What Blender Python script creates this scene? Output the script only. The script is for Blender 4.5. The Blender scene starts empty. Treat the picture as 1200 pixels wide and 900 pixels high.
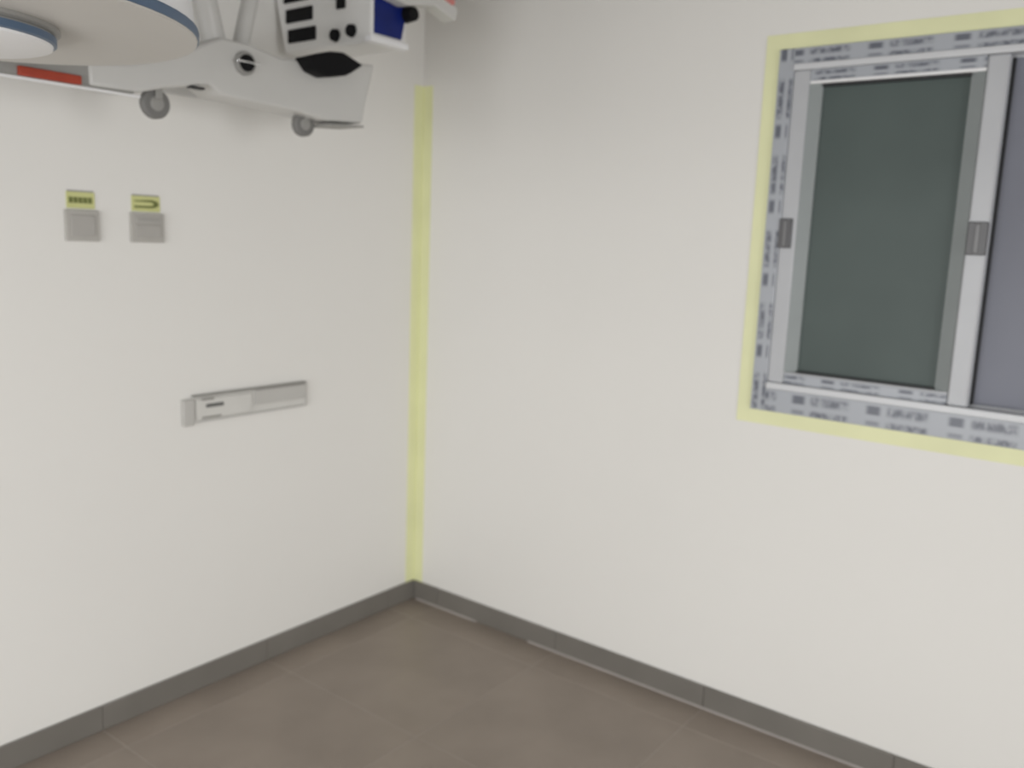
import bpy, bmesh, math, random
from mathutils import Vector, Matrix
random.seed(4)
scene = bpy.context.scene
COL = scene.collection

# ------------------------------------------------------------ camera
YAW, PITCH, ROLL = 0.65101, 0.16524, 0.03856
FPX = 1023.15
cd = bpy.data.cameras.new('camera')
cam = bpy.data.objects.new('camera', cd); COL.objects.link(cam)
fw = Vector((-math.sin(YAW)*math.cos(PITCH), math.cos(YAW)*math.cos(PITCH), -math.sin(PITCH)))
rt0 = Vector((math.cos(YAW), math.sin(YAW), 0)); up0 = rt0.cross(fw)
rt = rt0*math.cos(ROLL) + up0*math.sin(ROLL); up = up0*math.cos(ROLL) - rt0*math.sin(ROLL)
M = Matrix((rt, up, -fw)).transposed().to_4x4(); M.translation = Vector((2.44, -2.5662, 1.52))
cam.matrix_world = M
cd.sensor_fit = 'HORIZONTAL'; cd.sensor_width = 36.0; cd.lens = FPX*36/1200
cd.clip_start = 0.02
cd.dof.use_dof = True; cd.dof.focus_distance = 1.05; cd.dof.aperture_fstop = 4.3   # hand-held, not quite in focus
scene.camera = cam

# ------------------------------------------------------------ world, lights, exposure
w = bpy.data.worlds.new('world'); scene.world = w; w.use_nodes = True
bg = w.node_tree.nodes['Background']; bg.inputs[0].default_value = (0.80, 0.86, 0.93, 1); bg.inputs[1].default_value = 0.9

def area(name, loc, target, sx, sy, power, color, spread=180):
    ld = bpy.data.lights.new(name, 'AREA'); ld.shape = 'RECTANGLE'; ld.size = sx; ld.size_y = sy
    ld.energy = power; ld.color = color; ld.spread = math.radians(spread)
    o = bpy.data.objects.new(name, ld); COL.objects.link(o)
    o.location = loc; o.rotation_euler = (Vector(target)-Vector(loc)).to_track_quat('-Z', 'Y').to_euler()
    return o
# daylight slanting down from the south doorway; east doorway added to brighten left wall
area('south_doorway_daylight', (1.65, -4.22, 1.06), (1.45, 0.0, 0.25), 2.5, 1.9, 39, (1.0, 0.992, 0.975), 135)
area('east_doorway_fill', (5.82, -1.75, 1.06), (0, -1.10, -0.70), 1.6, 1.9, 41, (1.0, 0.992, 0.975), 125)
scene.view_settings.view_transform = 'Standard'; scene.view_settings.look = 'None'
scene.view_settings.gamma = 1.0; scene.view_settings.use_curve_mapping = False
scene.view_settings.exposure = 0.0

# ------------------------------------------------------------ materials
def lin(c):
    return tuple(((v/255)/12.92 if v/255 <= 0.04045 else ((v/255+0.055)/1.055)**2.4) for v in c)
def mat(name, rgb, rough=0.5, metal=0.0, var=0.04, scale=6.0, spec=0.5, bump=0.0, bscale=60):
    m = bpy.data.materials.new(name); m.use_nodes = True
    nt = m.node_tree; p = nt.nodes['Principled BSDF']
    p.inputs['Roughness'].default_value = rough; p.inputs['Metallic'].default_value = metal
    p.inputs['Specular IOR Level'].default_value = spec
    tc = nt.nodes.new('ShaderNodeTexCoord')
    n = nt.nodes.new('ShaderNodeTexNoise'); n.inputs['Scale'].default_value = scale; n.inputs['Detail'].default_value = 3
    nt.links.new(tc.outputs['Object'], n.inputs['Vector'])
    r = nt.nodes.new('ShaderNodeValToRGB')
    r.color_ramp.elements[0].position = 0.3; r.color_ramp.elements[1].position = 0.7
    r.color_ramp.elements[0].color = tuple(max(0, c*(1-var)) for c in rgb)+(1,)
    r.color_ramp.elements[1].color = tuple(min(1, c*(1+var)) for c in rgb)+(1,)
    nt.links.new(n.outputs['Fac'], r.inputs['Fac']); nt.links.new(r.outputs['Color'], p.inputs['Base Color'])
    if bump:
        b = nt.nodes.new('ShaderNodeBump'); b.inputs['Strength'].default_value = bump; b.inputs['Distance'].default_value = 0.002
        n2 = nt.nodes.new('ShaderNodeTexNoise'); n2.inputs['Scale'].default_value = bscale
        nt.links.new(tc.outputs['Object'], n2.inputs['Vector']); nt.links.new(n2.outputs['Fac'], b.inputs['Height'])
        nt.links.new(b.outputs['Normal'], p.inputs['Normal'])
    return m

WALL = mat('wall_panel_white', (0.79, 0.777, 0.745), 0.45, var=0.012, scale=1.2, spec=0.3, bump=0.05, bscale=40)
CEIL = mat('ceiling_panel', (0.42, 0.41, 0.40), 0.6, var=0.02)
TILE = mat('floor_tile_grey', (0.285, 0.240, 0.202), 0.45, var=0.10, scale=3.5, spec=0.4, bump=0.06, bscale=25)
GROUT = mat('tile_grout', (0.37, 0.325, 0.285), 0.7, var=0.05)
BASE = mat('skirting_grey', (0.178, 0.166, 0.148), 0.4, var=0.07, scale=5)
CAULK = mat('caulk_pale', (0.36, 0.33, 0.31), 0.6, var=0.08)
YELLOW = mat('yellow_green_tape', (0.78, 0.79, 0.485), 0.5, var=0.05, scale=4)
ALU = mat('window_white_profile', (0.47, 0.48, 0.50), 0.35, var=0.03)
TRACK = mat('window_track_white', (0.62, 0.63, 0.65), 0.3, var=0.02)
BEAD = mat('glazing_bead_grey', (0.26, 0.285, 0.285), 0.4, var=0.04)
GASKET = mat('gasket_black', (0.012, 0.013, 0.015), 0.5)
GLASS_G = mat('frosted_green_glass', (0.094, 0.118, 0.112), 0.36, var=0.10, scale=2.2, spec=0.14)
GLASS_P = mat('frosted_lilac_glass', (0.205, 0.212, 0.250), 0.36, var=0.08, scale=2.5, spec=0.14)
LATCH = mat('latch_grey', (0.105, 0.105, 0.110), 0.4)
LATCH2 = mat('latch_light_grey', (0.19, 0.19, 0.195), 0.4)
MWHITE = mat('machine_white', (0.58, 0.575, 0.555), 0.38, var=0.02)
MBOX = mat('head_box_white', (0.74, 0.735, 0.72), 0.38, var=0.015)
MGREY = mat('machine_grey', (0.30, 0.295, 0.28), 0.45, var=0.05)
MBRIGHT = mat('trim_bright_white', (0.82, 0.82, 0.83), 0.35, var=0.01)
BLACK = mat('black_plastic', (0.005, 0.005, 0.006), 0.6, spec=0.15)
BLUE = mat('blue_panel', (0.004, 0.014, 0.14), 0.4, spec=0.25, var=0.15, scale=14)
STEELB = mat('slate_blue_trim', (0.085, 0.135, 0.215), 0.4, var=0.06)
RED = mat('red_strip', (0.36, 0.040, 0.014), 0.45, var=0.10, scale=25)
PINK = mat('pale_red_cover', (0.62, 0.22, 0.20), 0.45, var=0.08)
RUBBER = mat('caster_rubber', (0.175, 0.172, 0.166), 0.6, var=0.08)
CHROME = mat('chrome', (0.75, 0.75, 0.76), 0.18, metal=1.0, var=0.01)
LENS = mat('lamp_lens_grey', (0.57, 0.55, 0.515), 0.5, var=0.015)
PLATE = mat('switch_plate_film', (0.44, 0.425, 0.395), 0.5, var=0.03, scale=20)
PLATE2 = mat('switch_rocker_film', (0.41, 0.395, 0.370), 0.45, var=0.03, scale=20)
LABEL = mat('label_yellow_green', (0.60, 0.61, 0.27), 0.5, var=0.05)
INK = mat('label_green_ink', (0.15, 0.17, 0.045), 0.6)
BOXGREY = mat('socket_box_pale', (0.63, 0.62, 0.59), 0.5, var=0.03)
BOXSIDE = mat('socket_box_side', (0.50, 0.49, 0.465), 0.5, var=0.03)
DARKHOLE = mat('socket_dark', (0.13, 0.13, 0.125), 0.6)
EDGE = mat('socket_edge_grey', (0.32, 0.31, 0.29), 0.5)

def film_material():
    """window profile under protective film: rows of blurred blue-grey print along the bar (uv in metres along, 0..1 across)"""
    m = bpy.data.materials.new('printed_protective_film'); m.use_nodes = True
    nt = m.node_tree; L = nt.links; p = nt.nodes['Principled BSDF']
    p.inputs['Roughness'].default_value = 0.32
    uv = nt.nodes.new('ShaderNodeUVMap'); uv.uv_map = 'print'
    sep = nt.nodes.new('ShaderNodeSeparateXYZ'); L.new(uv.outputs[0], sep.inputs[0])
    def mt(op, a, b=None, c=None):
        n = nt.nodes.new('ShaderNodeMath'); n.operation = op
        for i, x in enumerate((a, b, c)):
            if x is None: continue
            if isinstance(x, (int, float)): n.inputs[i].default_value = x
            else: L.new(x, n.inputs[i])
        return n.outputs[0]
    def band(x, lo, hi, s):
        a = nt.nodes.new('ShaderNodeMapRange'); a.interpolation_type = 'SMOOTHSTEP'
        L.new(x, a.inputs[0]); a.inputs[1].default_value = lo-s; a.inputs[2].default_value = lo+s
        b = nt.nodes.new('ShaderNodeMapRange'); b.interpolation_type = 'SMOOTHSTEP'
        L.new(x, b.inputs[0]); b.inputs[1].default_value = hi-s; b.inputs[2].default_value = hi+s
        return mt('SUBTRACT', a.outputs[0], b.outputs[0])
    u, v = sep.outputs[0], sep.outputs[1]
    fr = mt('FRACT', mt('DIVIDE', u, 0.215))
    no = nt.nodes.new('ShaderNodeTexNoise'); no.noise_dimensions = '2D'; no.inputs['Scale'].default_value = 1.0
    mp = nt.nodes.new('ShaderNodeCombineXYZ'); L.new(mt('MULTIPLY', u, 60), mp.inputs[0]); L.new(mt('MULTIPLY', v, 2.5), mp.inputs[1])
    L.new(mp.outputs[0], no.inputs['Vector'])
    rag = nt.nodes.new('ShaderNodeMapRange'); L.new(no.outputs['Fac'], rag.inputs[0]); rag.inputs[1].default_value = 0.32; rag.inputs[2].default_value = 0.6
    rag.inputs[3].default_value = 0.25
    text = mt('MULTIPLY', mt('MULTIPLY', band(fr, 0.30, 0.80, 0.04), mt('ADD', band(v, 0.52, 0.86, 0.12), band(v, 0.02, 0.26, 0.08))), rag.outputs[0])
    logo = mt('MULTIPLY', band(fr, 0.04, 0.21, 0.035), mt('ADD', band(v, 0.5, 0.86, 0.05), mt('MULTIPLY', band(v, 0.06, 0.24, 0.05), 0.6)))
    msk = mt('MINIMUM', mt('ADD', text, logo), 1.0)
    mix = nt.nodes.new('ShaderNodeMix'); mix.data_type = 'RGBA'
    L.new(msk, mix.inputs[0])
    mix.inputs[6].default_value = (0.40, 0.42, 0.455, 1); mix.inputs[7].default_value = (0.125, 0.135, 0.165, 1)
    L.new(mix.outputs[2], p.inputs['Base Color'])
    return m
FILM = film_material()

# ------------------------------------------------------------ mesh helpers
def bm_box(bm, x0, x1, y0, y1, z0, z1, bev=0.0, seg=2):
    b = bmesh.new()
    bmesh.ops.create_cube(b, size=1.0)
    for v in b.verts:
        v.co = Vector(((x0+x1)/2+v.co.x*(x1-x0), (y0+y1)/2+v.co.y*(y1-y0), (z0+z1)/2+v.co.z*(z1-z0)))
    if bev: bmesh.ops.bevel(b, geom=b.edges[:], offset=bev, segments=seg, affect='EDGES', profile=0.5)
    merge(bm, b)
def merge(bm, b):
    me = bpy.data.meshes.new('tmp'); b.to_mesh(me); b.free(); bm.from_mesh(me); bpy.data.meshes.remove(me)
def bm_prism(bm, pts, axis, a0, a1, bev=0.0):
    """closed outline extruded along an axis; pts are the two other coordinates in x,y,z order"""
    b = bmesh.new()
    def mk(p, a):
        if axis == 'x': return (a, p[0], p[1])
        if axis == 'y': return (p[0], a, p[1])
        return (p[0], p[1], a)
    A = [b.verts.new(mk(p, a0)) for p in pts]; B = [b.verts.new(mk(p, a1)) for p in pts]
    b.faces.new(A); b.faces.new(B[::-1])
    n = len(pts)
    for i in range(n): b.faces.new((A[i], B[i], B[(i+1) % n], A[(i+1) % n]))
    bmesh.ops.recalc_face_normals(b, faces=b.faces)
    if bev: bmesh.ops.bevel(b, geom=b.edges[:], offset=bev, segments=2, affect='EDGES', profile=0.5)
    merge(bm, b)
def bm_tube(bm, p0, p1, r0, r1=None, n=20, bev=0.0):
    r1 = r0 if r1 is None else r1
    p0, p1 = Vector(p0), Vector(p1); d = p1-p0
    b = bmesh.new()
    bmesh.ops.create_cone(b, cap_ends=True, segments=n, radius1=r0, radius2=r1, depth=d.length)
    if bev:
        ed = [e for e in b.edges if len(e.link_faces) == 2 and any(len(f.verts) > 4 for f in e.link_faces)]
        bmesh.ops.bevel(b, geom=ed, offset=bev, segments=2, affect='EDGES', profile=0.5)
    bmesh.ops.transform(b, matrix=Matrix.Translation((p0+p1)/2) @ d.to_track_quat('Z', 'Y').to_matrix().to_4x4(), verts=b.verts)
    merge(bm, b)
def bm_lathe(bm, prof, c, n=64):
    b = bmesh.new(); rings = []
    for r, z in prof:
        rings.append([b.verts.new((c[0]+r*math.cos(2*math.pi*k/n), c[1]+r*math.sin(2*math.pi*k/n), c[2]+z)) for k in range(n)] if r > 1e-6 else [b.verts.new((c[0], c[1], c[2]+z))])
    for A, B in zip(rings, rings[1:]):
        if len(A) == 1 and len(B) == 1: continue
        for k in range(n):
            k2 = (k+1) % n
            if len(A) == 1: b.faces.new((A[0], B[k], B[k2]))
            elif len(B) == 1: b.faces.new((A[k], B[0], A[k2]))
            else: b.faces.new((A[k], B[k], B[k2], A[k2]))
    bmesh.ops.recalc_face_normals(b, faces=b.faces)
    merge(bm, b)

def obj(name, build, m, parent=None, smooth=False):
    bm = bmesh.new(); build(bm)
    me = bpy.data.meshes.new(name)
    o = bpy.data.objects.new(name, me); COL.objects.link(o)
    base = Vector((0, 0, 0))
    if parent is not None:
        base = Vector(parent['_base']); o.parent = parent
        bmesh.ops.translate(bm, vec=-base, verts=bm.verts)
        o['_base'] = tuple(base)
    else:
        o['_base'] = (0, 0, 0)
    bm.to_mesh(me); bm.free()
    me.materials.append(m)
    if smooth:
        for p in me.polygons: p.use_smooth = True
        me.set_sharp_from_angle(angle=math.radians(20))
    return o
def box(name, x0, x1, y0, y1, z0, z1, m, parent=None, bev=0.0):
    return obj(name, lambda bm: bm_box(bm, x0, x1, y0, y1, z0, z1, bev), m, parent, smooth=bool(bev))
def thing(name, loc, label, cat, group=None, kind=None):
    o = bpy.data.objects.new(name, None); COL.objects.link(o); o.location = loc; o.empty_display_size = 0.05
    o['_base'] = tuple(loc)
    return tag(o, label, cat, group, kind)
def tag(o, label, cat=None, group=None, kind=None):
    o['label'] = label
    if cat: o['category'] = cat
    if group: o['group'] = group
    if kind: o['kind'] = kind
    return o

# ------------------------------------------------------------ room shell
RX, RY, RZ, T = 5.8, -4.2, 2.62, 0.10
SX_0, SX_1 = 0.35, 2.95                                  # doorway in the south wall
WX0, WX1, WZ0, WZ1 = 1.418, 2.572, 1.030, 2.087          # window opening in the north wall
DY0, DY1, DZ = -2.65, -0.85, 2.12                          # unseen doorway added in the east wall for the fill light

floor = thing('floor', (0, 0, 0), 'floor of large square grey tiles with thin paler joints', 'floor', kind='structure')
box('grout_bed', -T, RX+T, RY-T, T, -0.08, -0.0012, GROUT, floor)
P6, G = 0.60, 0.0035
xs = [0.0] + [0.143+P6*k for k in range(11) if 0.143+P6*k < RX] + [RX]
ys = [0.0] + [-0.156-P6*k for k in range(8) if -0.156-P6*k > RY] + [RY]
tile_mesh = {}
for i in range(len(xs)-1):
    for j in range(len(ys)-1):
        sx, sy = round(xs[i+1]-xs[i]-G, 4), round(ys[j]-ys[j+1]-G, 4)
        if sx < 0.02 or sy < 0.02: continue
        if (sx, sy) not in tile_mesh:
            bm = bmesh.new(); b = bmesh.new()
            bm_box(bm, -sx/2, sx/2, -sy/2, sy/2, -0.010, 0.0)
            top = [e for e in bm.edges if all(abs(v.co.z) < 1e-6 for v in e.verts)]
            bmesh.ops.bevel(bm, geom=top, offset=0.0008, segments=1, affect='EDGES')
            me = bpy.data.meshes.new('tile'); bm.to_mesh(me); bm.free(); b.free(); me.materials.append(TILE)
            tile_mesh[(sx, sy)] = me
        o = bpy.data.objects.new('tile', tile_mesh[(sx, sy)]); COL.objects.link(o); o.parent = floor
        o.location = ((xs[i]+xs[i+1])/2, (ys[j]+ys[j+1])/2, random.uniform(-0.0003, 0.0))

def wall_boxes(name, rects, m, label):
    def b(bm):
        for r in rects: bm_box(bm, *r)
    return tag(obj(name, b, m), label, 'wall', kind='structure')
wall_boxes('wall_west', [(-T, 0, RY-T, T, -0.005, RZ)], WALL, 'plain off-white wall on the left with the two switches')
wall_boxes('wall_north', [(0, WX0, 0, T, -0.005, RZ), (WX1, RX, 0, T, -0.005, RZ), (WX0, WX1, 0, T, -0.005, WZ0), (WX0, WX1, 0, T, WZ1, RZ)],
           WALL, 'plain off-white wall on the right holding the sliding window')
wall_boxes('wall_south', [(0, SX_0, RY-T, RY, -0.005, RZ), (SX_1, RX, RY-T, RY, -0.005, RZ), (SX_0, SX_1, RY-T, RY, DZ, RZ)], WALL, 'off-white wall behind the viewer with an open doorway')
wall_boxes('wall_east', [(RX, RX+T, RY-T, DY0, -0.005, RZ), (RX, RX+T, DY1, T, -0.005, RZ), (RX, RX+T, DY0, DY1, DZ, RZ)], WALL,
           'off-white end wall of the room off to the right')
tag(box('ceiling', -T, RX+T, RY-T, T, RZ, RZ+0.08, CEIL), 'flat pale ceiling above the frame', 'ceiling', kind='structure')

# skirting: tiled grey strips, one piece per length
def skirting(name, along, label):
    root = thing(name, (0, 0, 0), label, 'baseboard', kind='structure')
    t, h = 0.011, 0.078
    edges = xs if along == 'x' else ys
    for a, b in zip(edges, edges[1:]):
        lo, hi = min(a, b)+0.0006, max(a, b)-0.0006
        if hi-lo < 0.03: continue
        if along == 'x': box('skirting_piece', max(lo, t+0.0005), hi, -t, 0, 0, h, BASE, root, 0.0018)
        else: box('skirting_piece', 0, t, lo, hi, 0, h, BASE, root, 0.0018)
    return root
skirting('baseboard_north', 'x', 'low grey tiled skirting along the wall under the window')
skirting('baseboard_west', 'y', 'low grey tiled skirting along the left wall below the switches')
def bead(bm):
    for x0, x1 in ((0.03, 0.36), (0.62, 4.2)):
        bm_prism(bm, [(-0.0112, 0.0), (-0.0112, 0.0052), (-0.0165, 0.0)], 'x', x0, x1)
tag(obj('trim_1', bead, CAULK), 'thin pale sealant line at the foot of the skirting under the window', 'sealant', kind='structure')

# yellow-green corner strip and tape round the window
def corner(bm):
    L, t = 0.050, 0.0025
    bm_prism(bm, [(0.0, 0.0), (L, 0.0), (L, -t), (t, -t), (t, -L), (0.0, -L)], 'z', 0.078, 2.085)
tag(obj('trim_2', corner, YELLOW), 'narrow yellow-green strip running up the corner between both walls', 'corner strip', kind='structure')
tw, tt = 0.043, 0.002
surround = thing('trim_3', (WX0, 0, WZ0), 'pale yellow-green tape border around the sliding window', 'tape border', kind='structure')
box('tape_strip', WX0-tw, WX0, -tt, 0, WZ0-tw, WZ1+tw, YELLOW, surround)
box('tape_strip', WX1, WX1+tw, -tt, 0, WZ0-tw, WZ1+tw, YELLOW, surround)
box('tape_strip', WX0, WX1, -tt, 0, WZ1, WZ1+tw, YELLOW, surround)
box('tape_strip', WX0, WX1, -tt, 0, WZ0-tw, WZ0, YELLOW, surround)

# ------------------------------------------------------------ window
win = thing('window_1', (WX0, 0, WZ0), 'sliding window with printed film on its frame and dark frosted panes', 'window', kind='structure')
def film_bar(name, x0, x1, z0, z1, y0, y1, horizontal, parent, off=0.0, flip=False):
    o = obj(name, lambda bm: bm_box(bm, x0, x1, y0, y1, z0, z1, 0.0015, 1), FILM, parent)
    me = o.data; uvl = me.uv_layers.new(name='print'); base = Vector(parent['_base'])
    for lp in me.loops:
        c = me.vertices[lp.vertex_index].co + base
        if horizontal: uvl.data[lp.index].uv = (c.x-x0+off, (c.z-z0)/(z1-z0))
        else: uvl.data[lp.index].uv = (c.z-z0+off, (x1-c.x)/(x1-x0) if not flip else (c.x-x0)/(x1-x0))
    return o
fwd = 0.046
film_bar('frame_stile', WX0, WX0+fwd, WZ0, WZ1, -0.008, 0.085, False, win, 0.06)
film_bar('frame_stile', WX1-fwd, WX1, WZ0, WZ1, -0.008, 0.085, False, win, 0.02)
film_bar('frame_head', WX0+fwd, WX1-fwd, WZ1-0.044, WZ1, -0.008, 0.085, True, win, 0.02)
film_bar('frame_sill', WX0+fwd, WX1-fwd, WZ0, WZ0+0.070, -0.008, 0.085, True, win, 0.14)
box('head_track', WX0+fwd, WX1-fwd, -0.014, 0.085, WZ1-0.062, WZ1-0.044, TRACK, win, 0.003)
box('sill_track', WX0+fwd, WX1-fwd, -0.014, 0.085, WZ0+0.070, WZ0+0.090, TRACK, win, 0.003)

SX0, SX1, SZ0, SZ1 = WX0+fwd, 2.016, WZ0+0.090, WZ1-0.062     # sliding sash
sash = obj('sliding_sash', lambda bm: (bm_box(bm, SX0, SX0+0.048, -0.004, 0.030, SZ0, SZ1, 0.004), bm_box(bm, SX1-0.052, SX1, -0.004, 0.030, SZ0, SZ1, 0.006)),
           ALU, win, smooth=True); sash['label'] = 'white stiles of the left sliding sash'
gx0, gx1, gz0, gz1 = SX0+0.082, SX1-0.088, SZ0+0.036, SZ1-0.040
film_bar('sash_rail', SX0+0.048, SX1-0.052, SZ1-0.030, SZ1, 0.000, 0.030, True, sash, 0.05)
film_bar('sash_rail', SX0+0.048, SX1-0.052, SZ0, SZ0+0.030, 0.000, 0.030, True, sash, 0.11)
box('glazing_lip', SX0+0.048, SX1-0.052, -0.002, 0.024, SZ1-0.039, SZ1-0.030, MBRIGHT, sash, 0.002)
box('glazing_lip', SX0+0.048, SX1-0.052, -0.002, 0.024, SZ0+0.030, SZ0+0.035, ALU, sash, 0.001)
def bead_bar(x0, x1, y0, y1):
    return lambda bm: bm_prism(bm, [(x0, 0.022), (x0, y0), (x1, y1), (x1, 0.022)], 'z', SZ0+0.035, SZ1-0.039)
obj('glazing_bead', bead_bar(SX0+0.048, gx0, -0.001, 0.012), BEAD, sash)
obj('glazing_bead', bead_bar(gx1, SX1-0.052, 0.012, -0.001), BEAD, sash)
box('gasket', gx0, gx1, 0.006, 0.028, SZ1-0.047, SZ1-0.039, GASKET, sash)
box('gasket', gx0, gx1, 0.006, 0.028, SZ0+0.035, SZ0+0.041, GASKET, sash)
p_ = box('glass_pane', gx0-0.01, gx1+0.01, 0.022, 0.027, SZ0+0.040, SZ1-0.046, GLASS_G, sash); p_['label'] = 'dark grey-green frosted pane'
for lx0, lx1 in ((SX0-0.003, SX0+0.036), (SX1-0.050, SX1-0.001)):
    box('latch', lx0, lx1, -0.012, -0.003, 1.522, 1.608, LATCH, sash, 0.003)
    box('latch_slide', (lx0*0.62+lx1*0.38), (lx0*0.38+lx1*0.62), -0.015, -0.010, 1.528, 1.602, LATCH2, sash, 0.002)
fx = obj('fixed_sash', lambda bm: (bm_box(bm, WX1-fwd-0.048, WX1-fwd, 0.036, 0.072, SZ0, SZ1, 0.004), bm_box(bm, SX1-0.055, SX1-0.004, 0.036, 0.072, SZ0, SZ1, 0.004),
                                   bm_box(bm, SX1-0.01, WX1-fwd-0.03, 0.044, 0.072, SZ1-0.004, SZ1+0.002), bm_box(bm, SX1-0.01, WX1-fwd-0.03, 0.044, 0.072, SZ0-0.002, SZ0+0.004)), ALU, win, smooth=True)
q_ = box('glass_pane', SX1-0.004, WX1-fwd-0.048, 0.050, 0.056, SZ0+0.004, SZ1-0.004, GLASS_P, fx); q_['label'] = 'lilac-grey frosted pane'
box('gasket', SX1-0.004, SX1+0.005, 0.042, 0.050, SZ0+0.004, SZ1-0.004, GASKET, fx)

# ------------------------------------------------------------ wall switches with labels
def switch(y0, y1, label, variant):
    t = thing('wall_switch', (0, (y0+y1)/2, 1.467), label, 'switch', group='labelled switches on the left wall')
    zt = 1.552
    box('plate', 0, 0.010, y0, y1, 1.467, zt, PLATE, t, 0.003)
    if variant == 0:
        box('rocker', 0.009, 0.0135, y0+0.014, y1-0.014, 1.480, zt-0.014, PLATE2, t, 0.002)
    else:
        ym = (y0+y1)/2
        box('rocker', 0.009, 0.0135, y0+0.014, y1-0.012, 1.480, 1.517, PLATE2, t, 0.002)
        box('rocker', 0.009, 0.0135, y0+0.014, y1-0.012, 1.522, zt-0.010, PLATE2, t, 0.002)
        box('indicator_line', 0.0130, 0.0142, y0+0.020, y1-0.020, 1.531, 1.535, EDGE, t)
    lb = box('label_tape', 0, 0.0022, y0+0.008, y1-0.008, zt+0.004, zt+0.048, LABEL, t)
    if variant == 0:
        n = 5; a, b = y0+0.014, y1-0.014; s = (b-a)/n
        def ink(bm):
            for k in range(n):
                bm_box(bm, 0.002, 0.0028, a+k*s, a+(k+0.86)*s, zt+0.018, zt+0.034)
        obj('label_print', ink, INK, lb)
    else:
        def ink(bm):
            a, b = y0+0.016, y1-0.012; z0, z1 = zt+0.014, zt+0.038
            N = 10; out = []; inn = []
            for k in range(N+1):
                th = -math.pi/2 + math.pi*k/N
                out.append((b-0.026+0.026*math.cos(th), (z0+z1)/2+math.sin(th)*(z1-z0)/2))
                inn.append((b-0.030+0.014*math.cos(th), (z0+z1)/2+math.sin(th)*(z1-z0)/2*0.45))
            bm_prism(bm, [(a, z0)]+out+[(a, z1-0.003), (a, z1-0.006)]+inn[::-1]+[(a, z0+0.006)], 'x', 0.002, 0.0028)
        obj('label_print', ink, INK, lb)
    box('label_edge', 0, 0.0026, y0+0.010, y1-0.012, zt+0.048, zt+0.052, EDGE, lb)
    return t
switch(-1.400, -1.306, 'plain grey wall switch under a label with one solid green bar', 0)
switch(-1.214, -1.110, 'grey wall switch with a dark line on it, the one nearer the corner', 1)

# ------------------------------------------------------------ long socket box on the left wall
sb = thing('wall_socket_box', (0, -0.82, 0.90), 'long pale grey socket box fixed low on the left wall', 'socket box')
Y0, Y1, Z0, Z1 = -1.030, -0.585, 0.905, 0.993
box('back_plate', 0, 0.008, Y0, Y1, Z0, Z1, BOXGREY, sb, 0.002)
box('top_lip', 0, 0.018, Y0, Y1, Z1-0.006, Z1, EDGE, sb, 0.002)
box('bottom_lip', 0, 0.012, Y0+0.02, Y1, Z0, Z0+0.006, BOXSIDE, sb, 0.002)
obj('end_cap', lambda bm: bm_box(bm, 0, 0.016, Y0-0.035, Y0+0.004, Z0-0.006, Z1-0.010, 0.004), BOXSIDE, sb, smooth=True)
box('end_cap', 0, 0.014, Y1-0.004, Y1+0.006, Z0, Z1, BOXSIDE, sb, 0.003)
box('cover', 0.006, 0.016, -0.800, Y1-0.004, 0.935, Z1-0.008, BOXSIDE, sb, 0.003)
box('cover', 0.006, 0.013, Y0+0.010, -0.812, 0.914, Z1-0.014, BOXGREY, sb, 0.003)
box('socket_slot', 0.012, 0.0155, -0.985, -0.920, 0.950, 0.962, DARKHOLE, sb, 0.002)
box('socket_slot', 0.012, 0.0150, -1.000, -0.955, 0.974, 0.981, EDGE, sb, 0.001)
box('socket_slot', 0.012, 0.0150, -1.000, -0.930, 0.9150, 0.922, EDGE, sb, 0.001)

# ------------------------------------------------------------ round ceiling lamp with slate-blue rims
LC = (0.826, -1.974, 1.829); LR = 0.386; HR = 0.160
lamp = thing('examination_lamp', LC, 'big round white lamp head with slate-blue rim hanging at the upper left', 'lamp')
obj('lamp_head', lambda bm: bm_lathe(bm, [(LR*0.30, 0.17), (LR*0.55, 0.165), (LR*0.86, 0.145), (LR*0.965, 0.11), (LR*0.982, 0.024), (LR*0.98, 0.010)], LC), MBRIGHT, lamp, smooth=True)
obj('rim_band', lambda bm: bm_lathe(bm, [(LR*0.982, 0.021), (LR*0.997, 0.020), (LR, 0.017), (LR, 0.0045), (LR*0.996, 0.0035), (LR*0.97, 0.0035)], LC), STEELB, lamp, smooth=True)
obj('lens_plate', lambda bm: bm_lathe(bm, [(LR*0.99, 0.006), (LR*0.994, 0.004), (LR*0.990, 0.0), (LR*0.5, 0.000), (0, 0.000)], LC), LENS, lamp, smooth=True)
hub = obj('handle_hub', lambda bm: bm_lathe(bm, [(HR+0.010, 0.004), (HR+0.010, -0.006), (HR, -0.010), (HR, -0.014)], LC), MGREY, lamp, smooth=True)
obj('hub_band', lambda bm: bm_lathe(bm, [(HR-0.001, -0.012), (HR+0.004, -0.013), (HR+0.004, -0.024), (HR-0.002, -0.026)], LC), STEELB, hub, smooth=True)
obj('hub_cap', lambda bm: bm_lathe(bm, [(HR-0.001, -0.024), (HR-0.003, -0.030), (HR-0.012, -0.033), (0, -0.034)], LC), MBRIGHT, hub, smooth=True)
obj('pole', lambda bm: bm_tube(bm, (LC[0], LC[1], LC[2]+0.16), (LC[0], LC[1], RZ), 0.028), MWHITE, lamp, smooth=True)
obj('ceiling_cup', lambda bm: bm_lathe(bm, [(0.03, -0.07), (0.075, -0.05), (0.085, 0.0), (0, 0.0)], (LC[0], LC[1], RZ)), MWHITE, lamp, smooth=True)

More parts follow.
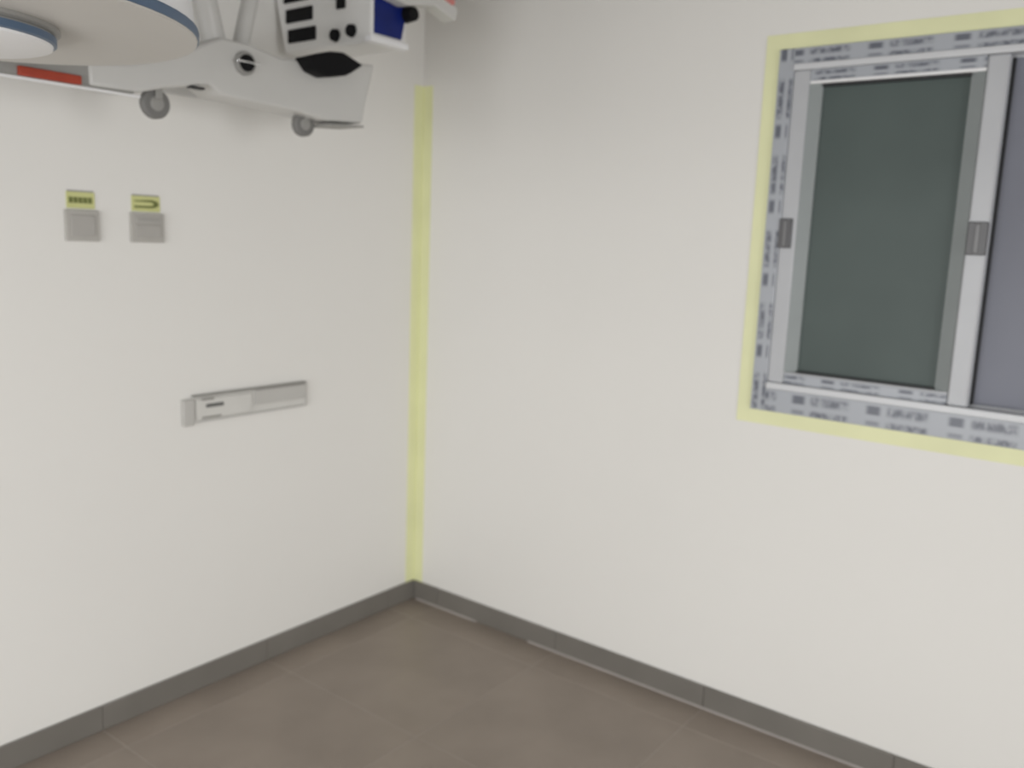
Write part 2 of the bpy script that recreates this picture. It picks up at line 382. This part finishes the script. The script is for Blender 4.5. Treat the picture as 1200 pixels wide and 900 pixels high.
# ------------------------------------------------------------ wheeled white machine hung along the left wall
XB, XF = 0.31, 0.42
mach = thing('wheeled_machine', (0.31, -1.10, 1.775), 'white wheeled machine with black slots and blue side hung high beside the corner', 'machine')
prof = [(-1.53, 1.872), (-1.43, 1.889), (-1.30, 1.935), (-1.238, 1.968), (-1.185, 1.995), (-1.10, 1.995), (-1.00, 1.978), (-0.94, 1.985), (-0.655, 2.020),
        (-0.668, 1.97), (-0.690, 1.90), (-0.700, 1.842), (-0.834, 1.833), (-0.956, 1.846), (-1.187, 1.852), (-1.222, 1.874), (-1.33, 1.850), (-1.41, 1.826), (-1.53, 1.824)]
obj('chassis', lambda bm: bm_prism(bm, prof, 'x', XB, XF, 0.008), MWHITE, mach, smooth=True)
obj('underside_seam', lambda bm: bm_prism(bm, [(-0.70, 1.830), (-0.70, 1.836), (-0.835, 1.827), (-0.835, 1.820)], 'x', XB, XF+0.002), MGREY, mach)
obj('side_notch', lambda bm: bm_box(bm, XF-0.02, XF+0.002, -1.275, -1.235, 1.858, 1.864, 0.002), GASKET, mach)
# long tail rail that carries the red strip
rail = obj('rail', lambda bm: bm_prism(bm, [(-1.95, 1.872), (-1.42, 1.872), (-1.40, 1.845), (-1.42, 1.822), (-1.95, 1.822)], 'x', XB+0.04, XF-0.005, 0.006), MGREY, mach, smooth=True)
obj('red_strip', lambda bm: bm_box(bm, XF-0.01, XF+0.004, -1.682, -1.548, 1.8215, 1.8415, 0.003), RED, rail, smooth=True)
obj('rail_cable', lambda bm: bm_tube(bm, (XF, -1.95, 1.8165), (XF, -1.41, 1.8165), 0.0035, n=10), MBRIGHT, rail, smooth=True)
# hub bolt
hb = obj('pivot_bolt', lambda bm: bm_tube(bm, (XF-0.01, -1.119, 1.942), (XF+0.012, -1.119, 1.942), 0.030, n=28, bev=0.003), MGREY, mach, smooth=True)
obj('bolt_head', lambda bm: bm_tube(bm, (XF+0.008, -1.119, 1.942), (XF+0.020, -1.119, 1.942), 0.021, n=24, bev=0.003), BLACK, hb, smooth=True)
obj('bolt_pin', lambda bm: bm_box(bm, XF+0.018, XF+0.025, -1.155, -1.084, 1.940, 1.946, 0.002), CHROME, hb, smooth=True)
# splayed struts up to the ceiling
for (ya, za, yb, r) in ((-1.163, 1.965, -1.330, 0.031), (-1.098, 1.965, -0.930, 0.022)):
    st = obj('strut', lambda bm: bm_tube(bm, (0.365, ya, za), (0.365, yb, RZ-0.01), r, r*0.92, n=24), MWHITE, mach, smooth=True)
    obj('ceiling_plate', lambda bm: bm_box(bm, 0.305, 0.425, yb-0.06, yb+0.06, RZ-0.014, RZ, 0.003), MWHITE, st, smooth=True)
obj('wall_bracket', lambda bm: (bm_box(bm, 0.0, 0.012, -1.16, -0.98, 1.90, 1.99, 0.003), bm_box(bm, 0.010, XB+0.01, -1.10, -1.04, 1.92, 1.97, 0.004)), MWHITE, mach, smooth=True)
# casters
for (yc, zc, r, xc) in ((-1.346, 1.812, 0.036, 0.375), (-0.882, 1.820, 0.034, 0.365)):
    cs = obj('caster_wheel', lambda bm: bm_tube(bm, (xc-0.012, yc, zc), (xc+0.012, yc, zc), r, n=32, bev=0.005), RUBBER, mach, smooth=True)
    obj('caster_hub', lambda bm: bm_tube(bm, (xc-0.014, yc, zc), (xc+0.0145, yc, zc), r*0.5, n=24, bev=0.002), MGREY, cs, smooth=True)
    obj('caster_fork', lambda bm: (bm_box(bm, xc-0.022, xc-0.015, yc-0.014, yc+0.014, zc-0.008, zc+0.055, 0.002), bm_box(bm, xc+0.015, xc+0.022, yc-0.008, yc+0.010, zc+0.010, zc+0.055, 0.002)), MGREY, cs, smooth=True)
# head box
HX0, HX1, HY0, HY1, HZ0, HZ1 = 0.030, 0.450, -0.700, -0.555, 2.075, 2.46
hd = obj('head_box', lambda bm: bm_prism(bm, [(0.052, HZ0), (HX1, HZ0), (HX1, HZ1), (0.004, HZ1), (0.004, 2.25)], 'y', HY0, HY1, 0.008), MBOX, mach, smooth=True)
def slot(x0, x1, z0, z1, m=BLACK): obj('vent_slot', lambda bm: bm_box(bm, x0, x1, HY0-0.006, HY0+0.01, z0, z1, 0.003), m, hd, smooth=True)
for k, zz in enumerate((2.100, 2.161, 2.222, 2.283, 2.344)):
    slot(0.072-0.030*k*0.35, 0.204-0.030*k*0.5, zz+0.004, zz+0.045)
for x, z in ((0.296, 2.106), (0.368, 2.112)):
    obj('control_knob', lambda bm: bm_tube(bm, (x, HY0+0.005, z), (x, HY0-0.014, z), 0.020, 0.017, n=20, bev=0.002), BLACK, hd, smooth=True)
slot(0.300, 0.338, 2.180, 2.26)
obj('side_panel', lambda bm: bm_prism(bm, [(-0.690, 2.100), (-0.580, 2.100), (-0.566, 2.16), (-0.566, 2.40), (-0.690, 2.40)], 'x', HX1-0.004, HX1+0.006, 0.002), BLUE, hd)
obj('bottom_trim', lambda bm: bm_box(bm, HX1-0.02, HX1+0.010, -0.708, -0.552, 2.074, 2.092, 0.003), MBRIGHT, hd, smooth=True)
obj('front_bumper', lambda bm: bm_prism(bm, [(-0.955, 1.985), (-0.87, 2.014), (-0.82, 2.020), (-0.745, 1.998), (-0.785, 1.972), (-0.81, 1.958), (-0.88, 1.944), (-0.925, 1.954)], 'x', XF-0.005, XF+0.050, 0.006), BLACK, mach, smooth=True)
# side arm to the right of the head box
arm = obj('side_arm', lambda bm: bm_prism(bm, [(-0.70, 2.205), (-0.60, 2.190), (-0.48, 2.216), (-0.385, 2.190), (-0.375, 2.228), (-0.46, 2.262), (-0.70, 2.262)], 'x', HX1-0.005, HX1+0.050, 0.005), MWHITE, mach, smooth=True)
obj('arm_cover', lambda bm: bm_prism(bm, [(-0.56, 2.236), (-0.46, 2.246), (-0.40, 2.232), (-0.395, 2.248), (-0.45, 2.272), (-0.56, 2.272)], 'x', HX1-0.008, HX1+0.056, 0.004), PINK, arm, smooth=True)
obj('arm_knob', lambda bm: bm_tube(bm, (HX1, -0.560, 2.176), (HX1+0.040, -0.560, 2.176), 0.024, 0.020, n=24, bev=0.003), BLACK, arm, smooth=True)

for o in list(bpy.data.objects):
    if '_base' in o: del o['_base']
